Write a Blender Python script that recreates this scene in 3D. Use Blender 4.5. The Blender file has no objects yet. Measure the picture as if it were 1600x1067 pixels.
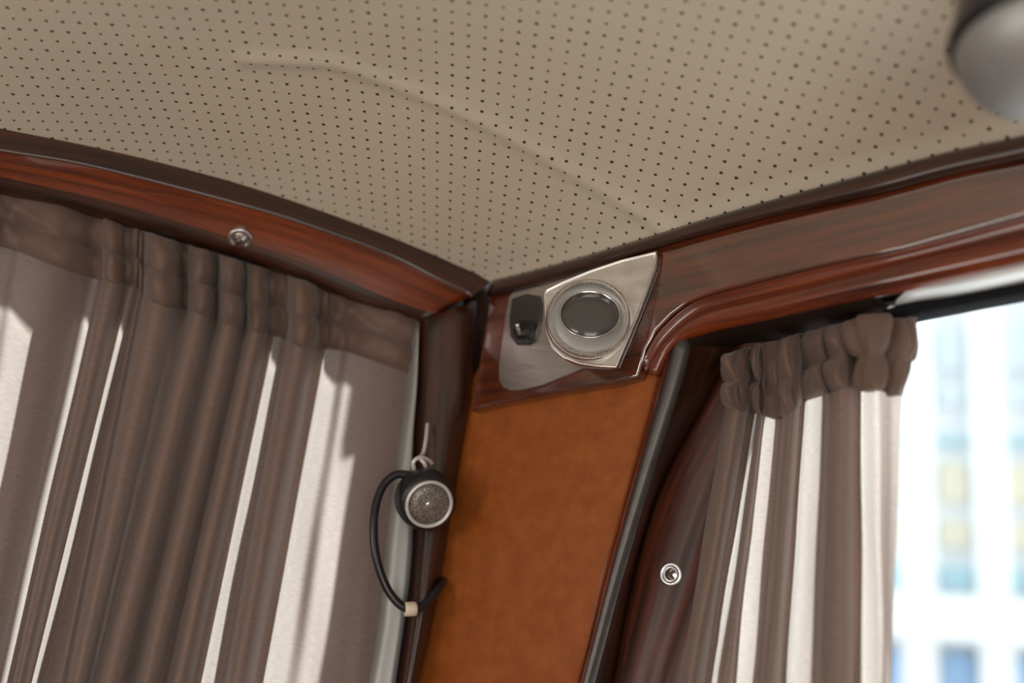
import bpy, bmesh, math, random
import numpy as np
from mathutils import Vector, Matrix

S = bpy.context.scene
random.seed(4)

# ------------------------------------------------------------------ camera
FPX = 1700.0                                   # focal length for a 1600 px wide frame
PITCH, ROLL = math.radians(20.2), math.radians(6.84)
CAM = Vector((0, 0, 1.45))
Fw = Vector((0, math.cos(PITCH), math.sin(PITCH)))
R0 = Vector((1, 0, 0))
U0 = R0.cross(Fw)
RT = (math.cos(ROLL) * R0 + math.sin(ROLL) * U0).normalized()
UP = (math.cos(ROLL) * U0 - math.sin(ROLL) * R0).normalized()
cam = bpy.data.cameras.new('camera')
cam_o = bpy.data.objects.new('camera', cam)
S.collection.objects.link(cam_o)
cam_o.matrix_world = Matrix.Translation(CAM) @ Matrix((RT, UP, -Fw)).transposed().to_4x4()
cam.sensor_width = 36.0
cam.lens = FPX / 1600 * 36.0
cam.clip_start = 0.01
cam.dof.use_dof = True
cam.dof.focus_distance = 0.80
cam.dof.aperture_fstop = 2.4
S.camera = cam_o

# ------------------------------------------------------------------ world, sun, light
W = bpy.data.worlds.new('sky'); S.world = W
W.use_nodes = True
wn = W.node_tree.nodes; wl = W.node_tree.links
bg = wn['Background']
bg.inputs['Color'].default_value = (0.86, 0.94, 1.0, 1)
bg.inputs['Strength'].default_value = 1.7

def link(o):
    S.collection.objects.link(o); return o

def aim(o, d):
    o.rotation_euler = Vector(d).to_track_quat('-Z', 'Y').to_euler()

SUN_AZ, SUN_EL = math.radians(50), math.radians(36)
sun_dir = Vector((math.cos(SUN_AZ) * math.cos(SUN_EL), math.sin(SUN_AZ) * math.cos(SUN_EL), math.sin(SUN_EL)))
sl = bpy.data.lights.new('sun', 'SUN'); sl.energy = 11.0; sl.angle = math.radians(2.5); sl.color = (1, 0.97, 0.93)
so = link(bpy.data.objects.new('sun', sl)); aim(so, -sun_dir); so.location = sun_dir * 8

def area(name, loc, d, sx, sy, e, col=(1, 1, 1)):
    l = bpy.data.lights.new(name, 'AREA'); l.shape = 'RECTANGLE'; l.size = sx; l.size_y = sy; l.energy = e; l.color = col
    o = link(bpy.data.objects.new(name, l)); o.location = loc; aim(o, d); return o
# area lamps added as warm fill, set in unseen openings behind the camera
area('doorway_fill', (0.1, -1.72, 0.75), (0, 1, 0.55), 1.5, 1.0, 11.0, (1.0, 0.92, 0.80))
area('port_window_fill', (-1.47, -0.55, 1.36), (1, 0.3, 0.12), 1.3, 0.5, 9.0, (1.0, 0.94, 0.85))

S.view_settings.view_transform = 'Standard'
S.view_settings.look = 'None'
S.view_settings.exposure = 0.0
S.view_settings.gamma = 1.0
S.view_settings.use_curve_mapping = False

# ------------------------------------------------------------------ real planes of the cabin
def ray(px, py):
    return (Fw * FPX + RT * (px - 800.0) + UP * (533.5 - py)).normalized()

CC = CAM + ray(769, 442) * 0.95                # upper corner where both beams and the headliner meet
aL, aR = math.radians(72), math.radians(45)
dL = Vector((-math.sin(aL), -math.cos(aL), 0)) # along the left bulkhead, away from the corner
dR = Vector((math.sin(aR), -math.cos(aR), 0))  # along the right side, away from the corner
nL = Vector((math.cos(aL), -math.sin(aL), 0))  # into the room
nR = Vector((-math.cos(aR), -math.sin(aR), 0))
ZZ = Vector((0, 0, 1))

def P(px, py, wall, off=0.0):
    """point of a wall's plane (moved off metres into the room) seen along this line of sight"""
    n = nL if wall == 'L' else nR
    d = ray(px, py)
    t = (CC + n * off - CAM).dot(n) / d.dot(n)
    return CAM + d * t

# ------------------------------------------------------------------ materials
def mat(name):
    m = bpy.data.materials.new(name); m.use_nodes = True
    nt = m.node_tree
    return m, nt.nodes, nt.links, nt.nodes['Principled BSDF']

def simple(name, col, rough=0.5, metal=0.0, coat=0.0, noise=0.0, nscale=60, bump=0.0):
    m, n, l, b = mat(name)
    b.inputs['Base Color'].default_value = (*col, 1)
    b.inputs['Roughness'].default_value = rough
    b.inputs['Metallic'].default_value = metal
    b.inputs['Coat Weight'].default_value = coat
    b.inputs['Coat Roughness'].default_value = 0.06
    if noise or bump:
        tc = n.new('ShaderNodeTexCoord'); nz = n.new('ShaderNodeTexNoise')
        nz.inputs['Scale'].default_value = nscale; nz.inputs['Detail'].default_value = 5
        l.new(tc.outputs['Object'], nz.inputs['Vector'])
        if noise:
            mx = n.new('ShaderNodeMix'); mx.data_type = 'RGBA'
            mx.inputs[6].default_value = tuple(c * (1 - noise) for c in col) + (1,)
            mx.inputs[7].default_value = tuple(min(1, c * (1 + noise)) for c in col) + (1,)
            l.new(nz.outputs['Fac'], mx.inputs[0]); l.new(mx.outputs[2], b.inputs['Base Color'])
        if bump:
            bp = n.new('ShaderNodeBump'); bp.inputs['Strength'].default_value = bump; bp.inputs['Distance'].default_value = 0.001
            l.new(nz.outputs['Fac'], bp.inputs['Height']); l.new(bp.outputs['Normal'], b.inputs['Normal'])
    return m

def wood(name, dark, mid, light, rough=0.28, coat=1.0, crough=0.05, cior=1.8):
    """varnished mahogany; the grain follows the U direction of the UV map (metres)"""
    m, n, l, b = mat(name)
    uv = n.new('ShaderNodeUVMap'); mp = n.new('ShaderNodeMapping')
    mp.inputs['Scale'].default_value = (9, 160, 1)
    n1 = n.new('ShaderNodeTexNoise'); n1.inputs['Scale'].default_value = 1.0; n1.inputs['Detail'].default_value = 7; n1.inputs['Distortion'].default_value = 0.6
    l.new(uv.outputs['UV'], mp.inputs['Vector']); l.new(mp.outputs['Vector'], n1.inputs['Vector'])
    mp2 = n.new('ShaderNodeMapping'); mp2.inputs['Scale'].default_value = (60, 1500, 1)
    n2 = n.new('ShaderNodeTexNoise'); n2.inputs['Scale'].default_value = 1.0; n2.inputs['Detail'].default_value = 3
    l.new(uv.outputs['UV'], mp2.inputs['Vector']); l.new(mp2.outputs['Vector'], n2.inputs['Vector'])
    ad = n.new('ShaderNodeMath'); ad.operation = 'MULTIPLY_ADD'; ad.inputs[1].default_value = 0.35; 
    l.new(n2.outputs['Fac'], ad.inputs[0]); l.new(n1.outputs['Fac'], ad.inputs[2])
    rp = n.new('ShaderNodeValToRGB'); e = rp.color_ramp.elements
    e[0].position = 0.45; e[0].color = (*dark, 1); e[1].position = 0.9; e[1].color = (*light, 1)
    x = e.new(0.66); x.color = (*mid, 1)
    l.new(ad.outputs[0], rp.inputs['Fac']); l.new(rp.outputs['Color'], b.inputs['Base Color'])
    b.inputs['Roughness'].default_value = rough
    b.inputs['Coat Weight'].default_value = coat; b.inputs['Coat Roughness'].default_value = crough; b.inputs['Coat IOR'].default_value = cior
    n3 = n.new('ShaderNodeTexNoise'); n3.inputs['Scale'].default_value = 14; n3.inputs['Detail'].default_value = 2
    l.new(uv.outputs['UV'], n3.inputs['Vector'])
    bp = n.new('ShaderNodeBump'); bp.inputs['Strength'].default_value = 0.12; bp.inputs['Distance'].default_value = 0.004
    l.new(n3.outputs['Fac'], bp.inputs['Height']); l.new(bp.outputs['Normal'], b.inputs['Coat Normal'])
    return m

M_WOOD = wood('varnished_mahogany', (0.048, 0.007, 0.002), (0.14, 0.021, 0.003), (0.235, 0.040, 0.005), cior=1.5)
M_WOODH = wood('high_gloss_mahogany', (0.032, 0.006, 0.002), (0.085, 0.015, 0.003), (0.16, 0.029, 0.005), 0.28, 1.0, 0.06, 2.3)
M_WOODS = wood('satin_mahogany', (0.02, 0.005, 0.003), (0.065, 0.014, 0.005), (0.14, 0.03, 0.01), 0.5, 0.15, 0.2, 1.4)
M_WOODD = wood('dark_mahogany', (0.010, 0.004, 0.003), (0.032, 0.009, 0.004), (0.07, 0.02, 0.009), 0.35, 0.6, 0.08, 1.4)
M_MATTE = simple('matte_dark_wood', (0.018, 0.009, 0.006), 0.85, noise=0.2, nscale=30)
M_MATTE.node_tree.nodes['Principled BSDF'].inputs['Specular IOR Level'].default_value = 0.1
M_BLACK = simple('black_plastic', (0.012, 0.012, 0.015), 0.38, bump=0.15, nscale=900)
M_CABLE = simple('cable_rubber', (0.012, 0.012, 0.014), 0.28)
M_RUBBER = simple('rubber_seal', (0.006, 0.006, 0.007), 0.8)
M_WHITE = simple('white_paint', (0.75, 0.74, 0.70), 0.4, noise=0.05)
M_TIE = simple('cream_nylon', (0.75, 0.66, 0.52), 0.45)
M_PANELW = wood('wall_panelling', (0.05, 0.02, 0.012), (0.11, 0.045, 0.025), (0.18, 0.08, 0.045), 0.4, 0.3)
M_FLOOR = wood('cabin_sole', (0.3, 0.2, 0.13), (0.42, 0.3, 0.2), (0.5, 0.38, 0.27), 0.4, 0.3)

def brushed(name, col, rough=0.3, ani=(8, 400, 1), amt=0.25):
    m, n, l, b = mat(name)
    b.inputs['Metallic'].default_value = 1.0
    uv = n.new('ShaderNodeUVMap'); mp = n.new('ShaderNodeMapping'); mp.inputs['Scale'].default_value = ani
    nz = n.new('ShaderNodeTexNoise'); nz.inputs['Scale'].default_value = 2.0; nz.inputs['Detail'].default_value = 5
    l.new(uv.outputs['UV'], mp.inputs['Vector']); l.new(mp.outputs['Vector'], nz.inputs['Vector'])
    mx = n.new('ShaderNodeMix'); mx.data_type = 'RGBA'
    mx.inputs[6].default_value = tuple(c * (1 - amt) for c in col) + (1,); mx.inputs[7].default_value = tuple(min(1, c * (1 + amt)) for c in col) + (1,)
    l.new(nz.outputs['Fac'], mx.inputs[0]); l.new(mx.outputs[2], b.inputs['Base Color'])
    mr = n.new('ShaderNodeMapRange'); mr.inputs[3].default_value = rough * 0.6; mr.inputs[4].default_value = rough * 1.5
    l.new(nz.outputs['Fac'], mr.inputs[0]); l.new(mr.outputs[0], b.inputs['Roughness'])
    bp = n.new('ShaderNodeBump'); bp.inputs['Strength'].default_value = 0.10; bp.inputs['Distance'].default_value = 0.0006
    l.new(nz.outputs['Fac'], bp.inputs['Height']); l.new(bp.outputs['Normal'], b.inputs['Normal'])
    return m
M_ALU = brushed('brushed_aluminium', (0.66, 0.64, 0.62), 0.3, (10, 300, 1), 0.3)
M_ALU2 = brushed('satin_aluminium', (0.70, 0.67, 0.63), 0.38, (30, 60, 1), 0.12)
M_REFL = simple('satin_silver', (0.42, 0.41, 0.39), 0.5, 0.4)
M_DKREFL = simple('dark_reflection_grey', (0.10, 0.10, 0.10), 0.35, 0.8)  # dark grey that paints a reflection on the lamp plate
M_RUBBER.node_tree.nodes['Principled BSDF'].inputs['Specular IOR Level'].default_value = 0.15
M_CHROME = simple('chrome', (0.8, 0.8, 0.8), 0.16, 1.0)
M_TRACK = simple('anodised_aluminium', (0.72, 0.73, 0.75), 0.35, 1.0)
M_STRIP = simple('grey_sheen_strip', (0.33, 0.33, 0.32), 0.42, 0.5)  # grey that paints varnish sheen on the left post
M_EDGE = simple('edge_highlight_grey', (0.11, 0.10, 0.095), 0.4, 0.6, noise=0.25, nscale=120)  # grey that paints the highlight on the jamb's wooden ridge
M_TRACKW = simple('pale_anodised_track', (0.80, 0.81, 0.82), 0.3, 0.3)
M_SILVER = simple('silver_plastic', (0.66, 0.64, 0.63), 0.35, 0.35)
M_DOME = simple('brushed_dome', (0.42, 0.42, 0.42), 0.5, 0.6, noise=0.15, nscale=40)
M_DARKB = simple('dark_lamp_base', (0.035, 0.018, 0.015), 0.35, coat=0.4)

def vinyl_holes():
    m, n, l, b = mat('perforated_headliner')
    PITCH_H = 0.0108
    uv = n.new('ShaderNodeUVMap')
    sc = n.new('ShaderNodeVectorMath'); sc.operation = 'SCALE'; sc.inputs['Scale'].default_value = 1 / PITCH_H
    l.new(uv.outputs['UV'], sc.inputs[0])
    fr = n.new('ShaderNodeVectorMath'); fr.operation = 'FRACTION'; l.new(sc.outputs[0], fr.inputs[0])
    sb = n.new('ShaderNodeVectorMath'); sb.operation = 'SUBTRACT'; sb.inputs[1].default_value = (0.5, 0.5, 0); l.new(fr.outputs[0], sb.inputs[0])
    ml = n.new('ShaderNodeVectorMath'); ml.operation = 'MULTIPLY'; ml.inputs[1].default_value = (1, 1, 0); l.new(sb.outputs[0], ml.inputs[0])
    ln = n.new('ShaderNodeVectorMath'); ln.operation = 'LENGTH'; l.new(ml.outputs[0], ln.inputs[0])
    # hole size varies a little from hole to hole
    fl = n.new('ShaderNodeVectorMath'); fl.operation = 'FLOOR'; l.new(sc.outputs[0], fl.inputs[0])
    wnz = n.new('ShaderNodeTexWhiteNoise'); wnz.noise_dimensions = '2D'; l.new(fl.outputs[0], wnz.inputs['Vector'])
    rad = n.new('ShaderNodeMapRange'); rad.inputs[3].default_value = 0.075; rad.inputs[4].default_value = 0.115
    l.new(wnz.outputs['Value'], rad.inputs[0])
    df = n.new('ShaderNodeMath'); df.operation = 'SUBTRACT'; l.new(ln.outputs['Value'], df.inputs[0]); l.new(rad.outputs[0], df.inputs[1])
    st = n.new('ShaderNodeMapRange'); st.inputs[1].default_value = -0.02; st.inputs[2].default_value = 0.035; st.inputs[3].default_value = 0; st.inputs[4].default_value = 1
    l.new(df.outputs[0], st.inputs[0])
    nz = n.new('ShaderNodeTexNoise'); nz.inputs['Scale'].default_value = 7; nz.inputs['Detail'].default_value = 4
    l.new(uv.outputs['UV'], nz.inputs['Vector'])
    cm = n.new('ShaderNodeMix'); cm.data_type = 'RGBA'
    cm.inputs[6].default_value = (0.64, 0.55, 0.43, 1); cm.inputs[7].default_value = (0.70, 0.62, 0.505, 1)
    l.new(nz.outputs['Fac'], cm.inputs[0])
    mx = n.new('ShaderNodeMix'); mx.data_type = 'RGBA'; mx.inputs[6].default_value = (0.05, 0.035, 0.025, 1)
    l.new(st.outputs[0], mx.inputs[0]); l.new(cm.outputs[2], mx.inputs[7]); l.new(mx.outputs[2], b.inputs['Base Color'])
    b.inputs['Roughness'].default_value = 0.55
    b.inputs['Specular IOR Level'].default_value = 0.3
    gr = n.new('ShaderNodeTexNoise'); gr.inputs['Scale'].default_value = 900; l.new(uv.outputs['UV'], gr.inputs['Vector'])
    ad = n.new('ShaderNodeMath'); ad.operation = 'MULTIPLY_ADD'; ad.inputs[1].default_value = 0.12
    l.new(gr.outputs['Fac'], ad.inputs[0]); l.new(st.outputs[0], ad.inputs[2])
    bp = n.new('ShaderNodeBump'); bp.inputs['Strength'].default_value = 0.5; bp.inputs['Distance'].default_value = 0.0008
    l.new(ad.outputs[0], bp.inputs['Height']); l.new(bp.outputs['Normal'], b.inputs['Normal'])
    return m
M_CEIL = vinyl_holes()

def vinyl_panel():
    m, n, l, b = mat('tan_vinyl')
    uv = n.new('ShaderNodeUVMap')
    nz = n.new('ShaderNodeTexNoise'); nz.inputs['Scale'].default_value = 60; nz.inputs['Detail'].default_value = 7; nz.inputs['Roughness'].default_value = 0.65
    l.new(uv.outputs['UV'], nz.inputs['Vector'])
    rp = n.new('ShaderNodeValToRGB'); e = rp.color_ramp.elements
    e[0].position = 0.3; e[0].color = (0.255, 0.062, 0.011, 1); e[1].position = 0.75; e[1].color = (0.39, 0.112, 0.021, 1)
    l.new(nz.outputs['Fac'], rp.inputs['Fac']); l.new(rp.outputs['Color'], b.inputs['Base Color'])
    b.inputs['Roughness'].default_value = 0.38
    vo = n.new('ShaderNodeTexVoronoi'); vo.inputs['Scale'].default_value = 900; l.new(uv.outputs['UV'], vo.inputs['Vector'])
    bp = n.new('ShaderNodeBump'); bp.inputs['Strength'].default_value = 0.25; bp.inputs['Distance'].default_value = 0.0005
    l.new(vo.outputs['Distance'], bp.inputs['Height']); l.new(bp.outputs['Normal'], b.inputs['Normal'])
    return m
M_PANEL = vinyl_panel()

def fabric(name, col, trans_col, fac, weave=1.0):
    """thin woven cloth: part of the light goes through it"""
    m, n, l, b = mat(name)
    n.remove(b); out = n['Material Output']
    uv = n.new('ShaderNodeUVMap'); mp = n.new('ShaderNodeMapping'); mp.inputs['Scale'].default_value = (120, 1500, 1)
    nz = n.new('ShaderNodeTexNoise'); nz.inputs['Scale'].default_value = 1.0; nz.inputs['Detail'].default_value = 3
    l.new(uv.outputs['UV'], mp.inputs['Vector']); l.new(mp.outputs['Vector'], nz.inputs['Vector'])
    def vary(c, a):
        mx = n.new('ShaderNodeMix'); mx.data_type = 'RGBA'
        mx.inputs[6].default_value = tuple(k * (1 - a) for k in c) + (1,); mx.inputs[7].default_value = tuple(min(1, k * (1 + a)) for k in c) + (1,)
        l.new(nz.outputs['Fac'], mx.inputs[0]); return mx.outputs[2]
    bp = n.new('ShaderNodeBump'); bp.inputs['Strength'].default_value = 0.35 * weave; bp.inputs['Distance'].default_value = 0.0006
    l.new(nz.outputs['Fac'], bp.inputs['Height'])
    di = n.new('ShaderNodeBsdfPrincipled'); l.new(vary(col, 0.3), di.inputs['Base Color']); l.new(bp.outputs['Normal'], di.inputs['Normal'])
    di.inputs['Roughness'].default_value = 0.5; di.inputs['Specular IOR Level'].default_value = 0.35
    di.inputs['Sheen Weight'].default_value = 0.25
    tr = n.new('ShaderNodeBsdfTranslucent'); l.new(vary(trans_col, 0.38), tr.inputs['Color']); l.new(bp.outputs['Normal'], tr.inputs['Normal'])
    mix = n.new('ShaderNodeMixShader'); mix.inputs[0].default_value = fac
    l.new(di.outputs[0], mix.inputs[1]); l.new(tr.outputs[0], mix.inputs[2]); l.new(mix.outputs[0], out.inputs['Surface'])
    return m
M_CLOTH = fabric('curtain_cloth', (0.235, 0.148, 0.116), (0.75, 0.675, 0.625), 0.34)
M_HEAD = fabric('shaded_heading_cloth', (0.165, 0.10, 0.075), (0.62, 0.50, 0.43), 0.16)  # same cloth, shade under the beam put into its darker colour

def glass():
    m, n, l, b = mat('window_glass')
    n.remove(b); out = n['Material Output']
    t = n.new('ShaderNodeBsdfTransparent'); t.inputs[0].default_value = (0.96, 0.98, 0.98, 1)
    g = n.new('ShaderNodeBsdfGlossy'); g.inputs['Roughness'].default_value = 0.02
    lw = n.new('ShaderNodeLayerWeight'); lw.inputs['Blend'].default_value = 0.5
    f = n.new('ShaderNodeMath'); f.operation = 'POWER'; f.inputs[1].default_value = 5.0; l.new(lw.outputs['Facing'], f.inputs[0])
    mx = n.new('ShaderNodeMixShader'); l.new(f.outputs[0], mx.inputs[0]); l.new(t.outputs[0], mx.inputs[1]); l.new(g.outputs[0], mx.inputs[2])
    l.new(mx.outputs[0], out.inputs['Surface'])
    return m
M_GLASS = glass()

# ------------------------------------------------------------------ mesh helpers
def new_obj(name, verts, faces, m, parent=None, uvs=None, smooth=True):
    me = bpy.data.meshes.new(name)
    me.from_pydata([tuple(v) for v in verts], [], faces)
    if uvs is not None:
        ul = me.uv_layers.new(name='UVMap')
        for lp in me.loops:
            ul.data[lp.index].uv = uvs[lp.vertex_index]
    me.materials.append(m)
    for p in me.polygons: p.use_smooth = smooth
    o = link(bpy.data.objects.new(name, me))
    if parent is not None:
        o.parent = parent
        o.matrix_parent_inverse = parent.matrix_world.inverted()
    return o

def tag(o, label=None, cat=None, group=None, kind=None):
    if label: o['label'] = label
    if cat: o['category'] = cat
    if group: o['group'] = group
    if kind: o['kind'] = kind
    return o

def empty(name, loc):
    o = bpy.data.objects.new(name, None); o.empty_display_size = 0.02
    link(o); o.location = loc
    bpy.context.view_layer.update()
    return o

def catmull(pts, n):
    """n points evenly spread along a smooth curve through pts"""
    p = [Vector(q) for q in pts]
    p = [p[0] * 2 - p[1]] + p + [p[-1] * 2 - p[-2]]
    out = []
    for i in range(1, len(p) - 2):
        for k in range(12):
            t = k / 12
            a, b, c, d = p[i - 1], p[i], p[i + 1], p[i + 2]
            out.append(0.5 * ((2 * b) + (c - a) * t + (2 * a - 5 * b + 4 * c - d) * t * t + (3 * b - a - 3 * c + d) * t ** 3))
    out.append(p[-2])
    L = [0.0]
    for i in range(1, len(out)): L.append(L[-1] + (out[i] - out[i - 1]).length)
    res = []
    j = 0
    for k in range(n):
        s = L[-1] * k / (n - 1)
        while j < len(L) - 2 and L[j + 1] < s: j += 1
        f = (s - L[j]) / max(1e-9, L[j + 1] - L[j])
        res.append(out[j].lerp(out[j + 1], min(1, max(0, f))))
    return res

def line3(pix, wall, off, n, smooth=True):
    return catmull([P(x, y, wall, off) for x, y in pix], n)

def loft(name, lines, m, parent=None, cap=True, flip=False):
    """skin between polylines of equal length; UV u runs along them in metres, v across"""
    n = len(lines[0]); V = []; UV = []; F = []
    vacc = 0.0
    for k, ln in enumerate(lines):
        if k: vacc += (ln[n // 2] - lines[k - 1][n // 2]).length
        u = 0.0
        for i, p in enumerate(ln):
            if i: u += (ln[i] - ln[i - 1]).length
            V.append(p); UV.append((u, vacc))
    for k in range(len(lines) - 1):
        for i in range(n - 1):
            a = k * n + i
            f = (a, a + 1, a + n + 1, a + n)
            F.append(f[::-1] if flip else f)
    if cap:
        for i in (0, n - 1):
            F.append(tuple(k * n + i for k in range(len(lines))))
    return new_obj(name, V, F, m, parent, UV)

def round_lines(lines, wid=0.25):
    """turn every inner polyline into two so that the edge comes out eased"""
    out = [lines[0]]
    for k in range(1, len(lines) - 1):
        a, b, c = lines[k - 1], lines[k], lines[k + 1]
        for w in (wid, wid * 0.35):
            out.append([q.lerp(p, w * 1.0) + (r - q) * 0.0 for p, q, r in zip(a, b, c)])
        for w in (wid * 0.35, wid):
            out.append([q.lerp(r, w) for p, q, r in zip(a, b, c)])
    out.append(lines[-1])
    return out

def slab(name, pix, wall, front, thick, m, parent=None, bevel=0.002, seg=3, smooth_pts=False, uvdir=None):
    """solid board with the given outline, lying on a wall plane"""
    n = nL if wall == 'L' else nR
    pts = [q if isinstance(q, Vector) else P(*q, wall, front) for q in pix]
    bm = bmesh.new()
    vs = [bm.verts.new(p) for p in pts]
    f = bm.faces.new(vs)
    bm.normal_update()
    if f.normal.dot(n) < 0: f.normal_flip()
    r = bmesh.ops.extrude_face_region(bm, geom=[f])
    nv = [e for e in r['geom'] if isinstance(e, bmesh.types.BMVert)]
    bmesh.ops.translate(bm, verts=nv, vec=n * 0.0)
    # the old face becomes the front, the new one the back
    for v in vs: pass
    back = nv
    for v in back: v.co -= n * thick
    for fc in [e for e in r['geom'] if isinstance(e, bmesh.types.BMFace)]: pass
    bm.normal_update()
    bmesh.ops.recalc_face_normals(bm, faces=bm.faces)
    if not any(all(v in vs for v in fc.verts) for fc in bm.faces):
        bm.faces.new(vs)
        bmesh.ops.recalc_face_normals(bm, faces=bm.faces)
    if bevel:
        ed = [e for e in bm.edges if all(v in vs for v in e.verts)]
        bmesh.ops.bevel(bm, geom=ed, offset=bevel, segments=seg, affect='EDGES', profile=0.5, clamp_overlap=True)
    bmesh.ops.recalc_face_normals(bm, faces=bm.faces)
    me = bpy.data.meshes.new(name)
    ul = bm.loops.layers.uv.new('UVMap')
    ud = uvdir if uvdir else (dL if wall == 'L' else dR)
    ud = Vector(ud).normalized(); vd = ud.cross(n)
    for fc in bm.faces:
        fc.smooth = True
        for lp in fc.loops:
            q = lp.vert.co - CC
            lp[ul].uv = (q.dot(ud), q.dot(vd) + 0.3 * q.dot(n))
    bm.to_mesh(me); bm.free()
    me.materials.append(m)
    o = link(bpy.data.objects.new(name, me))
    o.modifiers.new('wn', 'WEIGHTED_NORMAL').keep_sharp = False
    if parent is not None:
        o.parent = parent; o.matrix_parent_inverse = parent.matrix_world.inverted()
    return o

def box(name, lo, hi, m, parent=None):
    x0, y0, z0 = lo; x1, y1, z1 = hi
    V = [(x0, y0, z0), (x1, y0, z0), (x1, y1, z0), (x0, y1, z0), (x0, y0, z1), (x1, y0, z1), (x1, y1, z1), (x0, y1, z1)]
    F = [(0, 3, 2, 1), (4, 5, 6, 7), (0, 1, 5, 4), (1, 2, 6, 5), (2, 3, 7, 6), (3, 0, 4, 7)]
    return new_obj(name, V, F, m, parent, [(v[0], v[1] + v[2]) for v in V], smooth=False)

def wall_box(name, o0, d, n, s0, s1, z0, z1, t0, t1, m, parent=None):
    """box along horizontal direction d from point o0, from depth t0 to t1 along n"""
    V = []
    for z in (z0, z1):
        for s, t in ((s0, t0), (s1, t0), (s1, t1), (s0, t1)):
            p = o0 + d * s + n * t; V.append((p.x, p.y, z))
    F = [(0, 3, 2, 1), (4, 5, 6, 7), (0, 1, 5, 4), (1, 2, 6, 5), (2, 3, 7, 6), (3, 0, 4, 7)]
    ob = new_obj(name, V, F, m, parent, [((Vector(v) - o0).dot(d), v[2]) for v in V], smooth=False)
    bm = bmesh.new(); bm.from_mesh(ob.data); bmesh.ops.recalc_face_normals(bm, faces=bm.faces); bm.to_mesh(ob.data); bm.free()
    return ob

def lathe(name, prof, M4, m, parent=None, n=48, smooth=True, knurl=0.0, kcount=0, ksel=None):
    """prof: (radius, height along local z)"""
    V = []; F = []; UV = []
    for j, (r, h) in enumerate(prof):
        for i in range(n):
            a = 2 * math.pi * i / n
            rr = r
            if knurl and (ksel is None or j in ksel): rr = r + knurl * (1 if i % 2 else 0)
            V.append(M4 @ Vector((rr * math.cos(a), rr * math.sin(a), h))); UV.append((rr * math.cos(a), rr * math.sin(a)))
    for j in range(len(prof) - 1):
        for i in range(n):
            a = j * n + i; b = j * n + (i + 1) % n
            F.append((a, b, b + n, a + n))
    F.append(tuple(range(n))[::-1]); F.append(tuple((len(prof) - 1) * n + i for i in range(n)))
    o = new_obj(name, V, F, m, parent, UV, smooth)
    bm = bmesh.new(); bm.from_mesh(o.data)
    bmesh.ops.remove_doubles(bm, verts=bm.verts, dist=1e-6)
    bmesh.ops.recalc_face_normals(bm, faces=bm.faces); bm.to_mesh(o.data); bm.free()
    return o

def frame_m(center, axis, xdir=None):
    """matrix with local z along axis"""
    z = Vector(axis).normalized()
    x = Vector(xdir) if xdir else (Vector((1, 0, 0)) if abs(z.x) < 0.9 else Vector((0, 1, 0)))
    x = (x - z * x.dot(z)).normalized(); y = z.cross(x)
    return Matrix.Translation(center) @ Matrix((x, y, z)).transposed().to_4x4()

def tube(name, pts, r, m, parent=None, n=10, samples=40, rad=None):
    c = catmull(pts, samples); V = []; F = []
    up = Vector((0.3, 0.2, 0.9))
    for i, p in enumerate(c):
        t = (c[min(i + 1, samples - 1)] - c[max(i - 1, 0)]).normalized()
        x = (up - t * up.dot(t)).normalized(); y = t.cross(x); up = x
        rr = rad(i / (samples - 1)) if rad else r
        for k in range(n):
            a = 2 * math.pi * k / n
            V.append(p + x * rr * math.cos(a) + y * rr * math.sin(a))
    for i in range(samples - 1):
        for k in range(n):
            a = i * n + k; b = i * n + (k + 1) % n
            F.append((a, b, b + n, a + n))
    F.append(tuple(range(n))[::-1]); F.append(tuple((samples - 1) * n + k for k in range(n)))
    return new_obj(name, V, F, m, parent, [(0, 0)] * len(V))

# ------------------------------------------------------------------ headliner (ceiling)
def on_ceiling(px, py):
    d = ray(px, py); lo, hi = 0.3, 1.2
    for _ in range(40):
        t = (lo + hi) / 2; q = CAM + d * t - CC
        det = dL.x * dR.y - dL.y * dR.x
        u = (q.x * dR.y - q.y * dR.x) / det; v = (dL.x * q.y - dL.y * q.x) / det
        if q.z + CC.z < ceil_z(max(u, 0), max(v, 0)): lo = t
        else: hi = t
    return CAM + d * lo
CREASE = []
def crease(p):
    best = 1.0
    for a, b in zip(CREASE, CREASE[1:]):
        e = b - a; t = max(0, min(1, (p - a).dot(e) / e.dot(e))); best = min(best, (p - a - e * t).length)
    return 0.0022 * math.exp(-(best / 0.006) ** 2)
TOP_L = [(-160, 168), (0, 201), (157, 231), (315, 270), (400, 294), (480, 322), (561, 350), (662, 391), (737, 423), (769, 442)]
TOP_R = [(769, 442), (820, 430), (900, 408), (1000, 378), (1112, 343), (1225, 311), (1375, 270), (1487, 240), (1600, 215), (1800, 165)]
pL = [P(x, y, 'L') for x, y in TOP_L][::-1]
pR = [P(x, y, 'R') for x, y in TOP_R]
uL = [(p - CC).dot(dL) for p in pL]; zL = [p.z for p in pL]
uR = [(p - CC).dot(dR) for p in pR]; zR = [p.z for p in pR]
def hL(u): return float(np.interp(u, uL, zL))
def hR(v): return float(np.interp(v, uR, zR))
def ceil_z(u, v):
    b = 0.020 * (1 - math.exp(-u / 0.10)) * (1 - math.exp(-v / 0.10))
    return hL(u) + hR(v) - CC.z + b
CREASE = [Vector((q.x, q.y, 0)) for q in (on_ceiling(*k) for k in ((380, 92), (520, 98), (640, 140), (760, 195), (880, 262), (975, 318), (1050, 366)))]
us = [0.0] + list(np.linspace(0.004, 0.6, 110)) + [0.8, 1.0, 1.3]
vs_ = [0.0] + list(np.linspace(0.004, 0.8, 130)) + [1.0, 1.3, 1.6, 2.0, 2.3]
V = []; UV = []; F = []
sm = lambda a, f: sum(f(max(0, a + k * 0.012)) for k in range(-3, 4)) / 7 if a > 0.02 else f(a)
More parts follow.
